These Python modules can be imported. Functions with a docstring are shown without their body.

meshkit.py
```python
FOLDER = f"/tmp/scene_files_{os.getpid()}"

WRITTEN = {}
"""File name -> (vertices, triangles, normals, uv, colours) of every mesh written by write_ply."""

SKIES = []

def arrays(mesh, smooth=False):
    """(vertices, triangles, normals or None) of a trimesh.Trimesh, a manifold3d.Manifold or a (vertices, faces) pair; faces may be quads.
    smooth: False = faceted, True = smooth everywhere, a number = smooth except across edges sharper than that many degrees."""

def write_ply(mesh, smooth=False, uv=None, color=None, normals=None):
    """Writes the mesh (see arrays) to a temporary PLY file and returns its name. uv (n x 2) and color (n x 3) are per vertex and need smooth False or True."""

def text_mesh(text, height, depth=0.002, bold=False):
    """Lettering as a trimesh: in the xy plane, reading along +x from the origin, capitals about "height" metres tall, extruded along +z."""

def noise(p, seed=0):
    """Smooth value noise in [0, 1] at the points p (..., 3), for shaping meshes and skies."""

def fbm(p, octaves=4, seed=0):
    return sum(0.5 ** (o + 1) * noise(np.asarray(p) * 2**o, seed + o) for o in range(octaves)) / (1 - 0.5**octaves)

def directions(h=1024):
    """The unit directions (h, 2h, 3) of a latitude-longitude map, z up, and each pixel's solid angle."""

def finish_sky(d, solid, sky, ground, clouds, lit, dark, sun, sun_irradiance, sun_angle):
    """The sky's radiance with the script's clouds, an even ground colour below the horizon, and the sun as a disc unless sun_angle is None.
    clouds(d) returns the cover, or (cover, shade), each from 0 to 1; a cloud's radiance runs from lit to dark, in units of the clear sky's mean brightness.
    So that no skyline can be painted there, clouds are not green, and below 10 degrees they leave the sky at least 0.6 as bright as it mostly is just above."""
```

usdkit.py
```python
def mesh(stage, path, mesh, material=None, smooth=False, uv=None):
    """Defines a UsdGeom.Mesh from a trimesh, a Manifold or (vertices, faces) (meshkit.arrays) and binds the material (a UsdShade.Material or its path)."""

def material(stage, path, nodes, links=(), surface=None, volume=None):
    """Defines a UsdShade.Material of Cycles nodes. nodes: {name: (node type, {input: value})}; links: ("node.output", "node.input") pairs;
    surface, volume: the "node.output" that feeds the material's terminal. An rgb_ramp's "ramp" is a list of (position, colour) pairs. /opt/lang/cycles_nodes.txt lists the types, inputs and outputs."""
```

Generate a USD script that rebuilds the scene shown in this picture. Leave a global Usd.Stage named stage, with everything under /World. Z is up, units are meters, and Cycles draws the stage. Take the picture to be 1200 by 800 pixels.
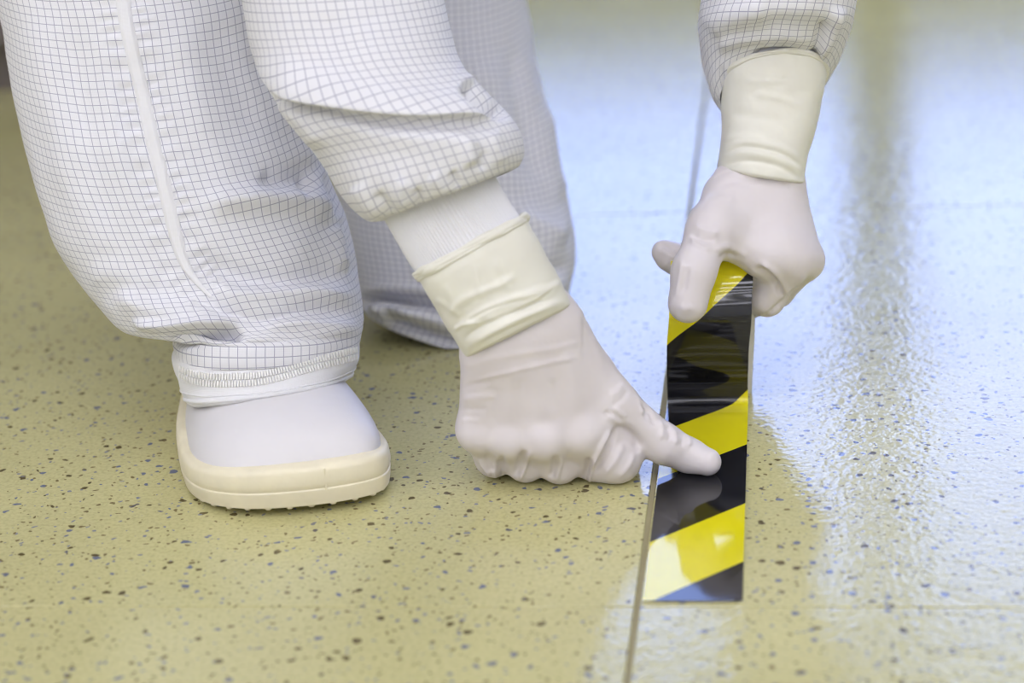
import math, numpy as np, trimesh, usdkit, meshkit
from pxr import Usd, UsdGeom, UsdLux, Gf, Sdf, Vt
from scipy.interpolate import PchipInterpolator
from scipy.ndimage import map_coordinates
from scipy.spatial import cKDTree

stage = Usd.Stage.CreateInMemory()
UsdGeom.SetStageUpAxis(stage, UsdGeom.Tokens.z)
UsdGeom.SetStageMetersPerUnit(stage, 1.0)
UsdGeom.Xform.Define(stage, '/World')

# ------------------------------------------------------------------ camera
FPX, CAM_H = 2400.0, 0.466                       # focal length for a 1200 px wide frame, height over the floor
PITCH, ROLL, YAW = math.atan(848 / 2400), math.radians(3.6), math.radians(8.0)
EYE = np.array([0, 0, CAM_H])
FWD_H = np.array([-math.sin(YAW), math.cos(YAW), 0.0])
R0 = np.array([math.cos(YAW), math.sin(YAW), 0.0])
CF = FWD_H * math.cos(PITCH) + np.array([0, 0, -math.sin(PITCH)])
U0 = FWD_H * math.sin(PITCH) + np.array([0, 0, math.cos(PITCH)])
CR = R0 * math.cos(ROLL) - U0 * math.sin(ROLL)
CU = R0 * math.sin(ROLL) + U0 * math.cos(ROLL)
cam = UsdGeom.Camera.Define(stage, '/World/camera')
cam.CreateFocalLengthAttr(72.0)
cam.CreateHorizontalApertureAttr(36.0)
cam.CreateFStopAttr(4.6)
cam.CreateFocusDistanceAttr(1.19)
cam.CreateClippingRangeAttr(Gf.Vec2f(0.02, 200))
cam.CreateExposureAttr(0.65)
M4 = np.eye(4)
M4[0, :3], M4[1, :3], M4[2, :3], M4[3, :3] = CR, CU, -CF, EYE
UsdGeom.Xformable(cam).AddTransformOp().Set(Gf.Matrix4d(*M4.ravel().tolist()))

# ------------------------------------------------------------------ light: overcast daylight outside, ceiling lamps (in their builder)
DAY = 1.0
LAMP = 5.6
dome = UsdLux.DomeLight.Define(stage, '/World/overcast_sky')
dome.CreateColorAttr(Gf.Vec3f(0.39, 0.54, 1.14))
dome.CreateIntensityAttr(DAY)

# ------------------------------------------------------------------ helpers
def P(x, y, zc):
    """World point seen at pixel (x, y) of the 1200 x 800 frame at depth zc along the optical axis."""
    return EYE + zc * (CF + CR * (x - 600) / FPX + CU * (400 - y) / FPX)

def PG(x, y, z=0.0):
    """World point seen at pixel (x, y) on the horizontal plane at height z."""
    d = CF + CR * (x - 600) / FPX + CU * (400 - y) / FPX
    return EYE + d * ((z - CAM_H) / d[2])

def proj(v):
    q = np.asarray(v) - EYE
    zc = q @ CF
    return np.stack([600 + FPX * (q @ CR) / zc, 400 - FPX * (q @ CU) / zc], -1)

def smooth01(t):
    t = np.clip(t, 0, 1)
    return t * t * (3 - 2 * t)

def vnormals(v, f):
    n, fn = np.zeros_like(v), np.cross(v[f[:, 1]] - v[f[:, 0]], v[f[:, 2]] - v[f[:, 0]])
    for k in range(3):
        np.add.at(n, f[:, k], fn)
    return n / np.maximum(np.linalg.norm(n, axis=1, keepdims=True), 1e-12)

used = {}
def path(name, parent=None):
    base = (str(parent.GetPath()) if parent is not None else '/World') + '/' + name
    k = used.get(base, 0)
    used[base] = k + 1
    return base if k == 0 else f'{base}_{k:03d}'

def xform(name, parent=None, loc=None, **data):
    x = UsdGeom.Xform.Define(stage, path(name, parent))
    if loc is not None:
        x.AddTranslateOp().Set(Gf.Vec3d(*map(float, loc)))
    p = x.GetPrim()
    tag(p, **data)
    return p

def tag(p, **data):
    for k, v in data.items():
        p.SetCustomDataByKey(k, v)
    return p

def obj(name, m, mat, parent=None, smooth=40, uv=None, tint=None, off=None, **data):
    if off is not None:
        v, f, _ = meshkit.arrays(m)
        m = (v - np.asarray(off), f)
    g = usdkit.mesh(stage, path(name, parent), m, mat, smooth=True if (uv is not None or tint is not None) else smooth, uv=uv)
    if tint is not None:
        UsdGeom.PrimvarsAPI(g).CreatePrimvar('tint', Sdf.ValueTypeNames.FloatArray, 'vertex').Set(Vt.FloatArray.FromNumpy(np.asarray(tint, np.float32)))
    return tag(g.GetPrim(), **data)

def box(x0, x1, y0, y1, z0, z1, bev=0.0):
    if not bev:
        m = trimesh.creation.box([x1 - x0, y1 - y0, z1 - z0])
        m.apply_translation([(x0 + x1) / 2, (y0 + y1) / 2, (z0 + z1) / 2])
        return m
    pts = []
    for sx in (0, 1):
        for sy in (0, 1):
            for sz in (0, 1):
                c = np.array([(x0, x1)[sx], (y0, y1)[sy], (z0, z1)[sz]], float)
                s = np.array([1 - 2 * sx, 1 - 2 * sy, 1 - 2 * sz]) * bev
                for k in range(3):
                    q = c + s
                    q[k] = c[k]
                    pts.append(q)
    return trimesh.convex.convex_hull(np.array(pts))

def cat(ms):
    return trimesh.util.concatenate(ms)

def spline(pts, n):
    """Catmull-like smooth curve through pts, n samples, near even spacing."""
    pts = np.asarray(pts, float)
    t = np.r_[0, np.cumsum(np.linalg.norm(np.diff(pts, axis=0), axis=1))]
    c = PchipInterpolator(t, pts, axis=0) if len(pts) > 2 else None
    s = np.linspace(0, t[-1], n)
    return c(s) if c is not None else np.stack([np.interp(s, t, p) for p in pts.T], 1)

def grid_faces(nu, nv, flip=False):
    """Faces of an (nv, nu) vertex grid, open in both directions."""
    i = np.arange(nv - 1)[:, None] * nu + np.arange(nu - 1)[None]
    a, b, c, d = i.ravel(), (i + 1).ravel(), (i + nu + 1).ravel(), (i + nu).ravel()
    f = np.vstack([np.stack([a, b, c], 1), np.stack([a, c, d], 1)])
    return f[:, ::-1] if flip else f

def loft(rings, nu, nv, circ=None, n=2.0):
    """Tube through rings of (left px, right px, depth, front half depth, sag) given in the frame and built at their real depth.
    Returns vertices (nv*(nu+1)), faces, uv in metres. The column seam lies on the far side."""
    C, A, B, N = [], [], [], []
    for r in rings:
        L, Rr, z, dep, sag = r[:5]
        zl, zr = z if np.ndim(z) else (z, z)
        a, b = P(*L, zl), P(*Rr, zr)
        c = (a + b) / 2
        ax = (b - a) / 2
        t = EYE - c
        t /= np.linalg.norm(t)
        axn = ax / np.linalg.norm(ax)
        t = t - axn * (t @ axn)
        t /= np.linalg.norm(t)
        up = np.cross(t, axn) * -1
        if up[2] < 0:
            up = -up
        C.append(c); A.append(ax); B.append(t * dep + up * sag); N.append(r[5] if len(r) > 5 else n)
    C, A, B, N = map(np.array, (C, A, B, N))
    t = np.r_[0, np.cumsum(np.linalg.norm(np.diff(C, axis=0), axis=1) + 0.35 * np.linalg.norm(np.diff(A, axis=0), axis=1))]
    s = np.linspace(0, t[-1], nv)
    C, A, B, N = (PchipInterpolator(t, q, axis=0)(s) for q in (C, A, B, N))
    a = np.linspace(-math.pi / 2, 1.5 * math.pi, nu + 1)     # starts at the far side, left edge at pi
    ca, sa = np.cos(a), np.sin(a)
    e = (2 / N)[:, None]
    wa, wb = np.sign(ca) * np.abs(ca) ** e, np.sign(sa) * np.abs(sa) ** e
    V = C[:, None] + A[:, None] * wa[..., None] + B[:, None] * wb[..., None]
    ln = np.r_[0, np.cumsum(np.linalg.norm(np.diff(V[:, ::8], axis=0), axis=2).mean(1))]
    seg = np.linalg.norm(np.diff(V, axis=1), axis=2)
    cu = np.concatenate([np.zeros((nv, 1)), np.cumsum(seg, 1)], 1)
    cu = cu - cu[:, -1:] / 2
    uv = np.stack([cu * (1 if circ is None else circ), np.broadcast_to(ln[:, None], cu.shape)], -1)
    V = V.reshape(-1, 3)
    f = grid_faces(nu + 1, nv)
    cen = C.mean(0)
    nn = vnormals(V, f)
    if ((V - np.repeat(C, nu + 1, 0)) * nn).sum() < 0:
        f = f[:, ::-1]
    return V, f, uv.reshape(-1, 2)

def weld_normals(V, f, nu1):
    """Normals of a loft with the two seam columns made one."""
    n = vnormals(V, f).reshape(-1, nu1, 3)
    m = n[:, 0] + n[:, -1]
    m /= np.maximum(np.linalg.norm(m, axis=1, keepdims=True), 1e-12)
    n[:, 0] = n[:, -1] = m
    return n.reshape(-1, 3)

def ridges(V, N, specs, both=False):
    """Moves vertices along their normals over crease lines: each spec is (polyline in the frame, half width px, height mm, profile).
    Profiles: 'r' rounded ridge, 'o' ridge with a sharp drop on the right of the line's direction, 'g' groove pair, 's' soft shoulder."""
    px = proj(V)
    view = EYE - V
    view /= np.linalg.norm(view, axis=1, keepdims=True)
    face = smooth01(((N * view).sum(1) + 0.05) / 0.3)
    D, S = np.zeros(len(V)), np.zeros(len(V))
    for pts, w, h, kind in specs:
        c = spline(pts, max(12, 6 * len(pts)))
        lo, hi = c.min(0) - 4 * w, c.max(0) + 4 * w
        idx = np.nonzero((px[:, 0] > lo[0]) & (px[:, 0] < hi[0]) & (px[:, 1] > lo[1]) & (px[:, 1] < hi[1]) & (face > 0))[0]
        if not len(idx):
            continue
        q = px[idx]
        a, b = c[:-1], c[1:]
        ab = b - a
        t = np.clip(((q[:, None] - a) * ab).sum(-1) / (ab ** 2).sum(-1), 0, 1)
        dv = q[:, None] - (a + t[..., None] * ab)
        dd = np.linalg.norm(dv, axis=-1)
        j = dd.argmin(1)
        r = np.arange(len(idx))
        d, tt = dd[r, j], (j + t[r, j]) / len(ab)
        side = np.sign(ab[j, 0] * dv[r, j, 1] - ab[j, 1] * dv[r, j, 0])
        fade = smooth01(tt / 0.22) * smooth01((1 - tt) / 0.22)
        x = d / w
        if kind == 'r':
            p = np.exp(-x * x)
        elif kind == 'o':
            p = np.where(side > 0, np.exp(-(x / 0.22) ** 2), np.exp(-(x / 1.3) ** 2)) - np.where(side > 0, 0.6 * np.exp(-((x - 0.9) / 0.5) ** 2), 0)
        elif kind == 'g':
            p = -np.exp(-(x / 0.45) ** 2) + 0.5 * np.exp(-((x - 1.0) / 0.6) ** 2)
        elif kind == 's':
            p = 0.5 - 0.5 * np.tanh(side * x * 1.6)
            p = p * np.exp(-(x / 2.2) ** 2)
        D[idx] += h * 0.001 * p * fade * face[idx]
        if kind == 'o':                                # the upper cloth hangs over the line
            S[idx] += h * 0.0006 * np.exp(-(x / 0.9) ** 2) * np.where(side > 0, np.exp(-(x / 0.25) ** 2), 1) * fade * face[idx]
    return V + N * D[:, None] - CU * S[:, None]

# ---- signed distance modelling
def rcone(a, b, ra, rb):
    a, b = np.asarray(a, float), np.asarray(b, float)
    ab = b - a
    l2 = ab @ ab
    def fn(p):
        t = np.clip(((p - a) @ ab) / max(l2, 1e-12), 0, 1)
        return np.linalg.norm(p - a - t[:, None] * ab, axis=1) - (ra + (rb - ra) * t)
    lo = np.minimum(a - ra, b - rb); hi = np.maximum(a + ra, b + rb)
    return fn, lo, hi

def ellip(c, axes):
    """Ellipsoid; axes is a 3 x 3 array of half axis vectors."""
    c, axes = np.asarray(c, float), np.asarray(axes, float)
    r = np.linalg.norm(axes, axis=1)
    M = (axes / (r ** 2)[:, None]).T
    def fn(p):
        q = (p - c) @ M
        k0 = np.linalg.norm(q, axis=1)
        k1 = np.linalg.norm(((p - c) @ (axes / (r ** 3)[:, None]).T), axis=1)
        return k0 * (k0 - 1) / np.maximum(k1, 1e-9)
    e = np.abs(axes).sum(0)
    return fn, c - e, c + e

def sdf_mesh(prims, h, zmin=None):
    """prims: list of (primitive, k) smooth-united in order. Dual surface extraction, vertices pulled on to the surface."""
    lo = np.min([p[0][1] for p in prims], 0) - 4 * h
    hi = np.max([p[0][2] for p in prims], 0) + 4 * h
    n = np.ceil((hi - lo) / h).astype(int) + 1
    ax = [lo[k] + h * np.arange(n[k]) for k in range(3)]
    D = np.full(n, 1.0)
    for (fn, plo, phi), k in prims:
        m = max(3 * abs(k), 5 * h)
        i0 = np.clip(np.floor((plo - m - lo) / h).astype(int), 0, n)
        i1 = np.clip(np.ceil((phi + m - lo) / h).astype(int) + 1, 0, n)
        sl = tuple(slice(i0[j], i1[j]) for j in range(3))
        X = np.stack(np.meshgrid(*[ax[j][sl[j]] for j in range(3)], indexing='ij'), -1)
        d = fn(X.reshape(-1, 3)).reshape(X.shape[:3])
        o = D[sl]
        if k < 0:                                     # smooth cut
            q = np.clip(0.5 - 0.5 * (o + d) / -k, 0, 1)
            D[sl] = o * (1 - q) - d * q + -k * q * (1 - q)
        else:
            q = np.clip(0.5 + 0.5 * (o - d) / k, 0, 1) if k > 0 else (o > d)
            D[sl] = o * (1 - q) + d * q - k * q * (1 - q)
    if zmin is not None:
        D = np.maximum(D, (zmin - ax[2])[None, None])
    S = D < 0
    c = [S[i:n[0] - 1 + i, j:n[1] - 1 + j, k:n[2] - 1 + k] for i in (0, 1) for j in (0, 1) for k in (0, 1)]
    cnt = sum(x.astype(np.int8) for x in c)
    cell = (cnt > 0) & (cnt < 8)
    idx = -np.ones(cell.shape, int)
    cells = np.argwhere(cell)
    idx[cell] = np.arange(len(cells))
    V = (cells + 0.5) * h + lo
    F = []
    for axis in range(3):
        a = np.take(S, range(0, n[axis] - 1), axis); b = np.take(S, range(1, n[axis]), axis)
        e = np.argwhere(a != b)
        o1, o2 = [k for k in range(3) if k != axis]
        ok = (e[:, o1] > 0) & (e[:, o2] > 0) & (e[:, o1] < n[o1] - 1) & (e[:, o2] < n[o2] - 1)
        e = e[ok]
        q = []
        for d1, d2 in ((1, 1), (0, 1), (0, 0), (1, 0)):
            w = e.copy(); w[:, o1] -= d1; w[:, o2] -= d2
            q.append(idx[w[:, 0], w[:, 1], w[:, 2]])
        q = np.stack(q, 1)
        inside = S[e[:, 0], e[:, 1], e[:, 2]]
        if axis == 1:
            inside = ~inside
        q[~inside] = q[~inside][:, ::-1]
        F.append(q)
    F = np.vstack(F)
    F = np.vstack([F[:, [0, 1, 2]], F[:, [0, 2, 3]]])
    G = np.gradient(D, h)
    V0 = V.copy()
    for _ in range(4):
        g = ((V - lo) / h).T
        d = map_coordinates(D, g, order=1)
        nn = np.stack([map_coordinates(x, g, order=1) for x in G], 1)
        nn /= np.maximum(np.linalg.norm(nn, axis=1, keepdims=True), 1e-9)
        V = V - nn * np.clip(d, -h, h)[:, None] * 0.8
        V = V0 + np.clip(V - V0, -0.9 * h, 0.9 * h)
    m = trimesh.Trimesh(V, F, process=False)
    if m.volume < 0:
        m.invert()
    V1 = np.array(m.vertices)
    trimesh.smoothing.filter_taubin(m, 0.5, 0.52, iterations=6)
    V = V1 + np.clip(np.array(m.vertices) - V1, -h, h)
    return V, np.array(m.faces)

def tube(pts, r, nseg=8, closed=False):
    pts = np.asarray(pts, float)
    n = len(pts)
    t = np.roll(pts, -1, 0) - np.roll(pts, 1, 0) if closed else np.gradient(pts, axis=0)
    t /= np.linalg.norm(t, axis=1, keepdims=True)
    ref = np.array([0, 0, 1.0]) if abs(t[:, 2]).mean() < 0.8 else np.array([1.0, 0, 0])
    a = np.cross(t, ref); a /= np.linalg.norm(a, axis=1, keepdims=True)
    b = np.cross(t, a)
    ang = np.linspace(0, 2 * math.pi, nseg, endpoint=False)
    rr = np.broadcast_to(r, (n,))
    V = pts[:, None] + rr[:, None, None] * (a[:, None] * np.cos(ang)[None, :, None] + b[:, None] * np.sin(ang)[None, :, None])
    F = []
    for i in range(n if closed else n - 1):
        for j in range(nseg):
            p, q = i * nseg + j, i * nseg + (j + 1) % nseg
            p2, q2 = ((i + 1) % n) * nseg + j, ((i + 1) % n) * nseg + (j + 1) % nseg
            F += [[p, q, q2], [p, q2, p2]]
    V = V.reshape(-1, 3)
    if not closed:
        V = np.vstack([V, pts[:1], pts[-1:]])
        for j in range(nseg):
            F += [[n * nseg, (j + 1) % nseg, j], [n * nseg + 1, (n - 1) * nseg + j, (n - 1) * nseg + (j + 1) % nseg]]
    m = trimesh.Trimesh(V, np.array(F), process=False)
    if m.volume < 0:
        m.invert()
    return m

def on_surface(V, f, px):
    """Points and normals where the camera's rays through the pixels px first meet the mesh."""
    m = trimesh.Trimesh(V, f, process=False)
    px = np.asarray(px, float)
    d = CF + CR * ((px[:, :1] - 600) / FPX) + CU * ((400 - px[:, 1:]) / FPX)
    loc, ri, ti = m.ray.intersects_location(np.repeat(EYE[None], len(d), 0), d, multiple_hits=False)
    o = np.argsort(ri)
    return loc[o], m.face_normals[ti[o]]

def ribbon(pts, nrm, width, thick, n_across=5, edge=0.6):
    """A flat band lying on a surface along pts, with rounded long edges."""
    t = np.gradient(pts, axis=0); t /= np.linalg.norm(t, axis=1, keepdims=True)
    s = np.cross(nrm, t); s /= np.linalg.norm(s, axis=1, keepdims=True)
    w = np.linspace(-1, 1, n_across)
    hgt = np.where(np.abs(w) > 0.99, -thick, thick)
    V = (pts[:, None] + s[:, None] * (w * width / 2)[None, :, None] + nrm[:, None] * hgt[None, :, None]).reshape(-1, 3)
    f = grid_faces(n_across, len(pts))
    if (vnormals(V, f).reshape(len(pts), n_across, 3)[:, n_across // 2] * nrm).sum() < 0:
        f = f[:, ::-1]
    return V, f

# ------------------------------------------------------------------ materials
UsdGeom.Scope.Define(stage, '/World/Looks')
def mat(name, nodes, links=(), surface='p.BSDF'):
    return usdkit.material(stage, '/World/Looks/' + name, nodes, links, surface=surface)

def plain(name, col, rough=0.6, spec=0.5, noise=0.04, scale=20, bump=0.0, bscale=200, **kw):
    c = np.array(col)
    nodes = {'g': ('geometry', {}), 'n': ('noise_texture', {'scale': scale, 'detail': 3.0}),
             'r': ('rgb_ramp', {'ramp': [(0.3, tuple(np.clip(c * (1 - noise), 0, 1))), (0.7, tuple(np.clip(c * (1 + noise), 0, 1)))]}),
             'p': ('principled_bsdf', {'roughness': rough, 'specular_ior_level': spec, **kw})}
    links = [('g.position', 'n.vector'), ('n.fac', 'r.fac'), ('r.color', 'p.base_color')]
    if bump:
        nodes['bn'] = ('noise_texture', {'scale': bscale, 'detail': 3.0})
        nodes['b'] = ('bump', {'strength': bump, 'distance': 0.001})
        links += [('g.position', 'bn.vector'), ('bn.fac', 'b.height'), ('b.normal', 'p.normal')]
    return mat(name, nodes, links)

# speckled rubber floor: two layers of chips, embossed skin
def floor_material():
    nodes = {'g': ('geometry', {}),
             'wn': ('noise_texture', {'scale': 160.0, 'detail': 1.0}), 'wm': ('vector_math', {'math_type': 'multiply_add', 'vector2': (0.006, 0.006, 0.006)}),
             'bn': ('noise_texture', {'scale': 7.0, 'detail': 4.0}), 'bf': ('noise_texture', {'scale': 420.0, 'detail': 2.0}),
             'base': ('rgb_ramp', {'ramp': [(0.3, (0.53, 0.495, 0.240)), (0.7, (0.585, 0.55, 0.272))]}),
             'fine': ('rgb_ramp', {'ramp': [(0.35, (0.86, 0.86, 0.84)), (0.55, (1, 1, 1))]}),
             'bm': ('mix_color', {'blend_type': 'multiply', 'fac': 1.0}),
             'p': ('principled_bsdf', {'roughness': 0.115, 'ior': 1.5}),
             'en': ('noise_texture', {'scale': 260.0, 'detail': 1.0, 'roughness': 0.4}), 'en2': ('noise_texture', {'scale': 75.0, 'detail': 1.0}),
             'es': ('math', {'math_type': 'multiply_add', 'value2': 1.0}),
             'b': ('bump', {'strength': 1.0, 'distance': 0.00022})}
    links = [('g.position', 'wn.vector'), ('wn.color', 'wm.vector1'), ('g.position', 'wm.vector3'), ('g.position', 'bn.vector'), ('g.position', 'bf.vector'),
             ('bn.fac', 'base.fac'), ('bf.fac', 'fine.fac'), ('base.color', 'bm.a'), ('fine.color', 'bm.b'),
             ('g.position', 'en.vector'), ('g.position', 'en2.vector'), ('en2.fac', 'es.value1'), ('en.fac', 'es.value3'), ('es.value', 'b.height'), ('b.normal', 'p.normal')]
    last = 'bm.result'
    layers = [(112.0, 0.19, 0.88, (0.11, 0.085, 0.032), (0.15, 0.17, 0.24)), (250.0, 0.24, 0.75, (0.21, 0.17, 0.075), (0.23, 0.24, 0.27)), (52.0, 0.105, 0.15, (0.10, 0.075, 0.028), (0.14, 0.16, 0.24))]
    for i, (sc, rad, keep, c1, c2) in enumerate(layers):
        k = str(i)
        nodes.update({'v' + k: ('voronoi_texture', {'scale': sc, 'feature': 'f1'}), 's' + k: ('separate_color', {}),
                      'th' + k: ('map_range', {'from_min': 1 - keep, 'from_max': 1.0, 'to_min': 0.05, 'to_max': rad * 1.45, 'clamp': True}),
                      'sub' + k: ('math', {'math_type': 'subtract'}), 'mk' + k: ('map_range', {'from_min': -0.02, 'from_max': 0.03, 'to_min': 0.0, 'to_max': 1.0, 'clamp': True}),
                      'on' + k: ('math', {'math_type': 'greater_than', 'value2': 1 - keep}), 'mm' + k: ('math', {'math_type': 'multiply'}),
                      'hue' + k: ('rgb_ramp', {'ramp': [(0.0, c1), (0.55, c1), (0.62, c2), (1.0, c2)]}),
                      'mx' + k: ('mix_color', {})})
        links += [('wm.vector', f'v{k}.vector'), (f'v{k}.color', f's{k}.color'), (f's{k}.r', f'th{k}.value'), (f'th{k}.result', f'sub{k}.value1'), (f'v{k}.distance', f'sub{k}.value2'),
                  (f'sub{k}.value', f'mk{k}.value'), (f's{k}.r', f'on{k}.value1'), (f'on{k}.value', f'mm{k}.value1'), (f'mk{k}.result', f'mm{k}.value2'),
                  (f's{k}.g', f'hue{k}.fac'), (f'mm{k}.value', f'mx{k}.fac'), (last, f'mx{k}.a'), (f'hue{k}.color', f'mx{k}.b')]
        last = f'mx{k}.result'
    links.append((last, 'p.base_color'))
    return mat('speckled_rubber', nodes, links)
M_FLOOR = floor_material()
M_WELD = plain('weld_bead', (0.30, 0.265, 0.15), 0.75, spec=0.15, bump=0.2)
M_WALL = plain('wall_paint', (0.72, 0.72, 0.70), 0.7)
M_SILL_WALL = plain('parapet_panel', (0.52, 0.51, 0.17), 0.6)
M_CEIL = plain('ceiling_white', (0.80, 0.80, 0.80), 0.8)
M_FRAME = plain('window_frame_grey', (0.34, 0.40, 0.54), 0.5)
M_CAB = plain('cabinet_laminate', (0.16, 0.135, 0.12), 0.5)
M_LAMPBODY = plain('lamp_body', (0.75, 0.75, 0.75), 0.4)
M_PANE = mat('window_glass', {'t': ('transparent_bsdf', {}), 'gl': ('glossy_bsdf', {'roughness': 0.02}), 'f': ('fresnel', {'IOR': 1.45}), 'm': ('mix_closure', {})},
             [('f.fac', 'm.fac'), ('t.BSDF', 'm.closure1'), ('gl.BSDF', 'm.closure2')], 'm.closure')
M_LAMP = mat('lamp_diffuser', {'e': ('emission', {'color': (0.96, 0.955, 1.09), 'strength': LAMP})}, [], 'e.emission')

def fabric(name, grid=True, col=(0.765, 0.76, 0.785), rib=None):
    nodes = {'a': ('attribute', {'attribute': 'st'}), 'x': ('separate_xyz', {}),
             'p': ('principled_bsdf', {'roughness': 0.85, 'specular_ior_level': 0.25, 'sheen_weight': 0.05, 'sheen_roughness': 0.5}),
             'w': ('wave_texture', {'scale': rib or 320.0, 'bands_direction': 'x'}), 'w2': ('wave_texture', {'scale': 300.0, 'bands_direction': 'y'}),
             'ws': ('math', {'math_type': 'multiply_add', 'value2': 0.25 if rib else 1.0}),
             'b': ('bump', {'strength': 0.2, 'distance': 0.0002})}
    links = [('a.vector', 'x.vector'), ('a.vector', 'w.vector'), ('a.vector', 'w2.vector'), ('w2.fac', 'ws.value1'), ('w.fac', 'ws.value3'), ('ws.value', 'b.height'), ('b.normal', 'p.normal')]
    if grid:
        for k in 'xy':
            nodes.update({'div' + k: ('math', {'math_type': 'divide', 'value2': 0.0052}), 'fra' + k: ('math', {'math_type': 'fraction'}), 'off' + k: ('math', {'math_type': 'subtract', 'value2': 0.5}),
                          'abs' + k: ('math', {'math_type': 'absolute'}), 'ran' + k: ('map_range', {'from_min': 0.437, 'from_max': 0.472, 'to_min': 0.0, 'to_max': 1.0, 'clamp': True})})
            links += [(f'x.{k}', f'div{k}.value1'), (f'div{k}.value', f'fra{k}.value1'), (f'fra{k}.value', f'off{k}.value1'), (f'off{k}.value', f'abs{k}.value1'), (f'abs{k}.value', f'ran{k}.value')]
        nodes.update({'line': ('math', {'math_type': 'maximum'}), 'ms': ('math', {'math_type': 'multiply', 'value2': 0.68}), 'c': ('mix_color', {'a': col, 'b': (0.20, 0.20, 0.30)})})
        links += [('ranx.result', 'line.value1'), ('rany.result', 'line.value2'), ('line.value', 'ms.value1'), ('ms.value', 'c.fac'), ('c.result', 'p.base_color')]
    else:
        nodes['c'] = ('color', {'value': col})
        links += [('c.color', 'p.base_color')]
    return mat(name, nodes, links)
M_CLOTH = fabric('grid_fabric')
M_PLAIN = fabric('plain_white_fabric', grid=False, col=(0.78, 0.775, 0.785))
M_KNIT = fabric('knit_rib', grid=False, col=(0.80, 0.795, 0.81), rib=330.0)
M_ZIP = plain('zip_plastic', (0.84, 0.83, 0.80), 0.35, spec=0.5)
M_SKIN = plain('skin', (0.60, 0.40, 0.31), 0.5)
M_HAIR = plain('hair', (0.06, 0.04, 0.03), 0.5)
M_UPPER = plain('shoe_microfibre', (0.71, 0.69, 0.70), 0.5, spec=0.4, noise=0.012, scale=60, bump=0.12, bscale=900)
M_SOLE = plain('shoe_sole_rubber', (0.80, 0.735, 0.545), 0.5, noise=0.06, scale=50, bump=0.1, bscale=400)
M_LATEX = mat('latex', {'t': ('attribute', {'attribute': 'tint'}), 'g': ('geometry', {}), 'n': ('noise_texture', {'scale': 45.0, 'detail': 3.0}), 'nb': ('noise_texture', {'scale': 420.0, 'detail': 3.0}),
                        'c': ('mix_color', {'a': (0.725, 0.675, 0.68), 'b': (0.80, 0.785, 0.69)}), 'v': ('rgb_ramp', {'ramp': [(0.3, (0.95, 0.94, 0.94)), (0.7, (1.0, 1.0, 1.0))]}),
                        'm': ('mix_color', {'blend_type': 'multiply', 'fac': 1.0}), 'b': ('bump', {'strength': 0.1, 'distance': 0.0006}),
                        'p': ('principled_bsdf', {'roughness': 0.46, 'specular_ior_level': 0.4})},
              [('t.fac', 'c.fac'), ('g.position', 'n.vector'), ('g.position', 'nb.vector'), ('n.fac', 'v.fac'), ('c.result', 'm.a'), ('v.color', 'm.b'), ('m.result', 'p.base_color'), ('nb.fac', 'b.height'), ('b.normal', 'p.normal')])
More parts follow.
